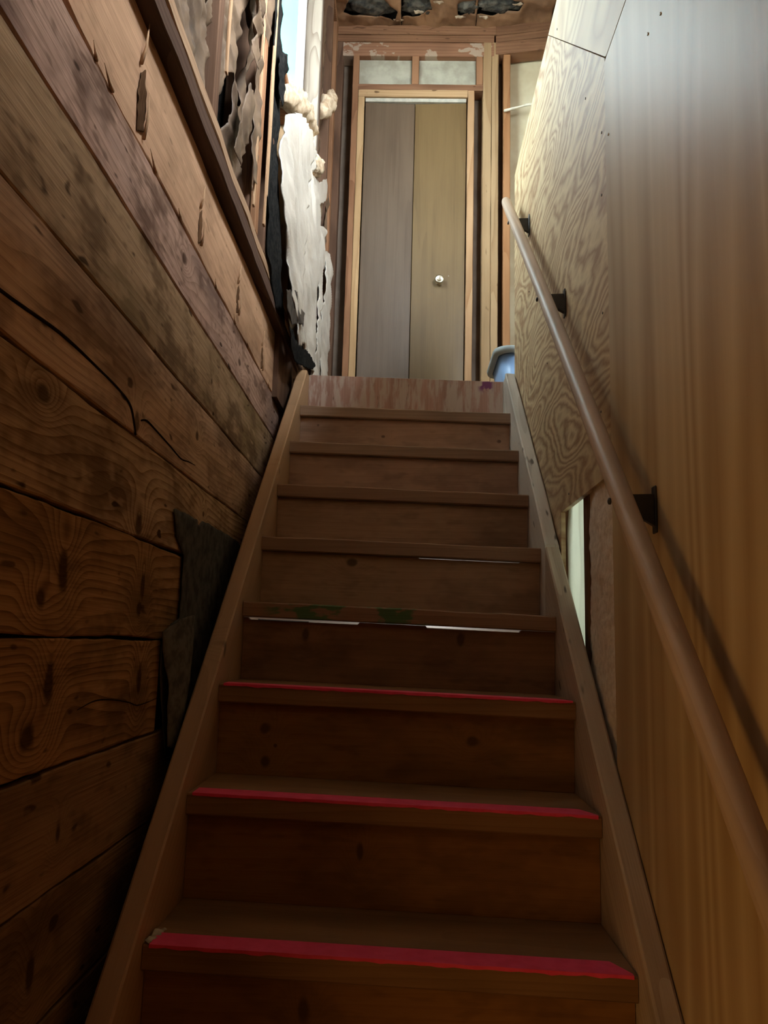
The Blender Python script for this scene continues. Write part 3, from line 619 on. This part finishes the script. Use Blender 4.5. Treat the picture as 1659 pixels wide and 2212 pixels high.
def stringer(name, x0, x1, pts, mat, amp=.0015):
    bm = bmesh.new(); n = 60; rings = []
    (ya, za, zb), (yc, zc, zd) = pts
    for i in range(n+1):
        t = i/n; y = ya+(yc-ya)*t; zt = za+(zc-za)*t; zl = zb+(zd-zb)*t
        d = noise.noise(Vector((y*6, x0*9, 1)))*amp; e = noise.noise(Vector((y*5, x1*9, 8)))*amp; c = .004
        rings.append([bm.verts.new(p) for p in ((x0+d*.5, y, zl), (x1+e*.5, y, zl), (x1+e*.5, y, zt-c+e), (x1-c, y, zt+e), (x0+c, y, zt+d), (x0+d*.5, y, zt-c+d))])
    for i in range(n):
        for j in range(6): bm.faces.new((rings[i][j], rings[i][(j+1) % 6], rings[i+1][(j+1) % 6], rings[i+1][j]))
    bm.faces.new(rings[0]); bm.faces.new(rings[-1][::-1])
    return finish(name, bm, mat, stairs)
def zl(y, o): return SL*y+o
M_strL = wood('stringer_wood', (.44, .27, .15), (.27, .15, .075), 1, across=2, K=6, straight=55, a=.9, b=7, contrast=.4, stain=.3, rough=.62, slope=SL, knots=[(-1.26, .03, .012, 1, 1), (-.62, .02, .007, 1, 1)])
M_strR = wood('worn_stringer_wood', (.44, .34, .25), (.25, .17, .12), 1, across=2, K=7, straight=60, a=.9, b=7, contrast=.6, stain=.6, stain_col=(.10, .075, .06), rough=.65, spots=.9, slope=SL)
stringer('stringer', -.439, -.3995, [(-2.75, zl(-2.75, .053), zl(-2.75, -.24)), (-.055, zl(-.055, .058), zl(-.055, -.24))], M_strL)
stringer('stringer', .3995, .4385, [(-2.75, zl(-2.75, .050), zl(-2.75, -.24)), (-.938, zl(-.938, .050), zl(-.938, -.24))], M_strR, .002)
M_strR2 = wood('pale_stringer_wood', (.60, .54, .46), (.36, .29, .23), 1, across=2, K=7, straight=60, a=.9, b=7, contrast=.55, stain=.45, stain_col=(.16, .12, .095), rough=.65, spots=.9, slope=SL)  # paler base colours than the lower right stringer
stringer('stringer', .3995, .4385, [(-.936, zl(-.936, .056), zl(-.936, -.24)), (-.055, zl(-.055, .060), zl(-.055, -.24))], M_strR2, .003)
for k_ in range(1):   # blocking added to stop light leaking between left stringer and planks
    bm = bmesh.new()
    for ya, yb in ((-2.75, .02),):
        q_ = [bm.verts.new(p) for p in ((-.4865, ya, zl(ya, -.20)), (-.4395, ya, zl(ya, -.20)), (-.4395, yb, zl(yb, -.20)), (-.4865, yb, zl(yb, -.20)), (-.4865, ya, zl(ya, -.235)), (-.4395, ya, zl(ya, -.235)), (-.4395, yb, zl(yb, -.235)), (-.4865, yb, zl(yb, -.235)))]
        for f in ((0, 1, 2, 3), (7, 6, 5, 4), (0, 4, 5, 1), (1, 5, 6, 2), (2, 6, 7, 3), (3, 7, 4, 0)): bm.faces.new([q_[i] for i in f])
    finish('leak_filler', bm, M_dark, wall_left)
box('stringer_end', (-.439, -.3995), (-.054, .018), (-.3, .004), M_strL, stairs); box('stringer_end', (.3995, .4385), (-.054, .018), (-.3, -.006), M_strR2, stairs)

# ------------------------------------------------------------------ right wall
wall_right = struct(boxes('wall_right', [((.545, .556), (-4.28, -.02), (-.14, .875)), ((.545, .556), (-4.28, -1.5), (-2.55, -.14))], M_shell), 'plywood clad guard wall on the right of the stairs')
def contour_ply(name, c1, c2, K, a, b, contrast, stain, sharp=1.2, wig=.35, fibre=.2, rough=.5, detail=1.2, spec=.35, off=(0, 0, 0), wf=(22, 10)):
    m = Mat(name, rough, spec); P0 = m.pos(False)
    ad = m.n('ShaderNodeVectorMath', operation='ADD'); m.t.links.new(P0, ad.inputs[0]); ad.inputs[1].default_value = off; P = ad.outputs[0]
    f = m.ma('MULTIPLY', m.noise(m.mul(P, (b, b, a)), 1, detail, .35, .2), K)
    f = m.ma('MULTIPLY_ADD', m.noise(m.mul(P, (wf[0], wf[0], wf[1])), 1, 2, .55), wig*K*.12, f)
    tri = m.ma('PINGPONG', f, .5); r = m.ma('POWER', m.ma('MULTIPLY', tri, 2), sharp)
    fine = m.noise(m.mul(P, (240, 240, 9) if b > a else (9, 9, 240)), 1, 2, .6)
    fac = m.ma('MULTIPLY_ADD', m.ma('SUBTRACT', fine, .5), fibre, m.ma('MULTIPLY', r, contrast), clamp=True)
    col = m.mix(fac, c1, c2)
    big = m.noise(m.mul(P, (3, 3, 1.2)), 1, 3, .5); col = m.mix(m.ma('MULTIPLY', m.mapr(big, .42, .7), stain), col, tuple(v*.8 for v in c2))
    m.color(col); return m.m
M_far = contour_ply('figured_plywood', (.60, .47, .275), (.29, .165, .08), 20, 4.6, 1.5, 1.0, .2, 1.1, .6, wf=(9, 30))
M_up = contour_ply('figured_plywood_upper', (.56, .44, .26), (.36, .23, .125), 9, 4.0, 1.6, .8, .15, 1.3, .3, off=(3, 1, 2), wf=(6, 16))
M_near = contour_ply('plain_plywood', (.50, .375, .215), (.33, .215, .10), 15, .22, 3.6, .9, .3, 1.0, .25, .25, .42, 1.6, off=(0, 5, 1), wf=(14, 1.2))
prism('plywood_panel', [(-4.28, -2.55), (-1.489, -2.55), (-1.484, -1.0), (-1.490, .247), (-4.28, .244)], 0, .4405, .452, M_near, wall_right)
prism('plywood_panel', [(-1.486, .262), (-1.486, -.705), (-.943, -.702), (-.943, -.95), (-.02, -.15), (-.02, .906), (-.80, .906)], 0, .4425, .4545, M_far, wall_right)
prism('plywood_panel', [(-1.490, .2625), (-.803, .9065), (-4.28, .9065), (-4.28, .2575), (-1.5, .2575)], 0, .4425, .4545, M_up, wall_right)
board('top_plate', (.50, -4.2, .885), (.50, -.02, .885), (.045, 0, 0), (0, 0, .019), M_studlight, wall_right, seg=20)
M_nst = wood('notch_stud', (.28, .15, .085), (.15, .075, .045), 2, K=5, straight=60, stain=.3)
for y0, y1, mt in ((-.06, -.02, M_studlight), (-.478, -.44, M_stud), (-.925, -.885, M_nst), (-1.195, -1.155, M_studdark), (-1.62, -1.58, M_stud), (-2.0, -1.96, M_stud), (-2.4, -2.36, M_stud)):
    board('stud', (.50, (y0+y1)/2, -2.5 if y0 < -.5 else -.14), (.50, (y0+y1)/2, .866), (0, (y1-y0)/2, 0), (.0445, 0, 0), mt, wall_right, seg=30)
Mc = Mat('white_cloth', .8, .2); Mc.color((.80, .84, .78)); Mc.b.inputs['Transmission Weight'].default_value = 0
tl = Mc.n('ShaderNodeBsdfTranslucent'); tl.inputs[0].default_value = (.80, .88, .82, 1); mxx = Mc.n('ShaderNodeMixShader'); mxx.inputs[0].default_value = .6
Mc.t.links.new(Mc.b.outputs[0], mxx.inputs[1]); Mc.t.links.new(tl.outputs[0], mxx.inputs[2]); Mc.t.links.new(mxx.outputs[0], Mc.t.nodes['Material Output'].inputs[0])
tag(torn('hanging_cloth', [(-1.152, -1.6), (-.93, -1.6), (-.93, -.5), (-1.152, -.5)], lambda u, v: .466+.004*math.sin(u*70+2*N3(u, v, 5))+.004*N3(u, v, 8, 1), Mc.m, h=.01, amp=.0, thick=.001), 'pale translucent cloth hanging behind the notch in the plywood', 'cloth')
tag(torn('batt_facing', [(-1.485, -1.33), (-1.20, -1.33), (-1.19, -1.0), (-1.205, -.60), (-1.485, -.60)], lambda u, v: .462-.012*math.sin(max(0, min(1, (u+1.49)/.29))*math.pi)+.005*N3(u, v, 14, 4)+.003*N3(u, v, 50, 2), plain('beige_batt_facing', (.66, .56, .45), (.54, .44, .34), 60, .9, .15, bump=.5), h=.008, amp=.004, seed=3, thick=.002), 'beige fleecy insulation batt beside the dark stud in the notch', 'insulation')

# nail heads
M_nail = plain('nail_steel', (.10, .09, .09), None, 30, .5, .5, .6); M_nailb = plain('bright_nail', (.75, .75, .72), None, 30, .25, .5, 1.0)
for y, z, mt in ((-1.44, -.05, M_nail), (-1.45, .10, M_nail), (-1.43, -.33, M_nail), (-1.40, -.55, M_nail), (-1.05, -.67, M_nail), (-.95, .80, M_nail), (-.40, .2, M_nail), (-.75, -.2, M_nail), (-1.30, .30, M_nail)):
    lathe('nail_head', [(.003, .4428), (.003, .4412)], (0, y, z), 0, mt, wall_right, 8)
for y, z, mt in ((-1.80, .055, M_nailb), (-1.87, .035, M_nailb), (-1.515, .05, M_nailb)):
    lathe('nail_head', [(.0028, .4408), (.0028, .4388)], (0, y, z), 0, mt, wall_right, 8)

# ------------------------------------------------------------------ handrail
rail = tag(empty('handrail', (.385, -1.2, -.3)), 'round wooden handrail pole on black brackets along the right wall', 'handrail')
def rz(y): return -.016*y*y+.917*y+.851
ys = [-.165, -.172, -.19]+[-.23-i*.06 for i in range(43)]
rd = [.009, .0155, .0185]+[.019]*43
M_pole = wood('worn_pole', (.46, .34, .25), (.30, .20, .13), 1, across=2, K=5, straight=80, a=1.5, b=10, contrast=.5, stain=.4, rough=.43, spec=.55, bump=.06, slope=.955)
tube('pole', [(.385, y, rz(y)) for y in ys], rd, M_pole, rail, 24)
M_iron = plain('black_iron', (.018, .018, .02), (.03, .028, .028), 40, .45, .5)
for y in (-.42, -1.035, -1.765):
    z = rz(y)
    br = prism('bracket', [(.4385, z-.045), (.4385, z+.012), (.396, z+.010), (.392, z-.004), (.394, z-.018)], 1, y-.006, y+.006, M_iron, rail, .0008)
    pl = box('wall_plate', (.4365, .4402), (y-.010, y+.010), (z-.056, z+.026), M_iron, None); pl.parent = br; pl.matrix_parent_inverse = Matrix.Translation(-Vector(br.location))
    bo = lathe('bolt_head', [(.006, .3665), (.006, .363), (.003, .3615)], (0, y+.01, z), 0, M_iron, None, 10); bo.parent = br; bo.matrix_parent_inverse = Matrix.Translation(-Vector(br.location))

# ------------------------------------------------------------------ storage bin on the landing
bin_ = tag(empty('storage_bin', (.66, .42, 0)), 'blue plastic storage bin with a grey rim on the landing', 'bin')
def rrect(cx, cy, hx, hy, r, n=6):
    out = []
    for (sx, sy, a0) in ((1, 1, 0), (-1, 1, 90), (-1, -1, 180), (1, -1, 270)):
        for i in range(n+1):
            a = math.radians(a0+90*i/n); out.append((cx+sx*(hx-r)+r*math.cos(a), cy+sy*(hy-r)+r*math.sin(a)))
    return out
def loft(name, levels, mat, parent, close_bottom=True, close_top=False):
    bm = bmesh.new(); rs = []
    for z, hx, hy, r in levels: rs.append([bm.verts.new((x, y, z)) for x, y in rrect(.66, .42, hx, hy, r)])
    n = len(rs[0])
    for i in range(len(rs)-1):
        for j in range(n): bm.faces.new((rs[i][j], rs[i][(j+1) % n], rs[i+1][(j+1) % n], rs[i+1][j]))
    if close_bottom: bm.faces.new(rs[0][::-1])
    if close_top: bm.faces.new(rs[-1])
    return finish(name, bm, mat, parent, True)
loft('bin_body', [(0, .205, .135, .05), (.04, .212, .142, .05), (.22, .245, .172, .06), (.22, .240, .167, .055), (.02, .20, .13, .045)], plain('blue_plastic', (.26, .42, .68), (.23, .38, .63), 4, .35, .5), bin_, True, True)
loft('bin_rim', [(.214, .246, .173, .06), (.214, .268, .195, .07), (.232, .272, .199, .07), (.240, .268, .195, .07), (.240, .243, .170, .058), (.21, .243, .170, .058)], plain('grey_plastic_rim', (.38, .43, .44), (.34, .39, .40), 5, .4, .5), bin_, False, False)

# torn white paper caught at the end of a tread
tag(torn('torn_paper', [(-.397, -1.735), (-.388, -1.738), (-.380, -1.70), (-.374, -1.668), (-.384, -1.664), (-.394, -1.69)], lambda u, v: -8*RISE+.012+.008*N3(u, v, 60, 2)+(u+.39)*-.4, plain('dirty_white_paper', (.55, .50, .40), (.35, .30, .22), 60, .9), plane='z', h=.003, amp=.004, seed=5, step=.006), 'scrap of torn white paper at the left end of the lowest red-taped tread', 'paper')
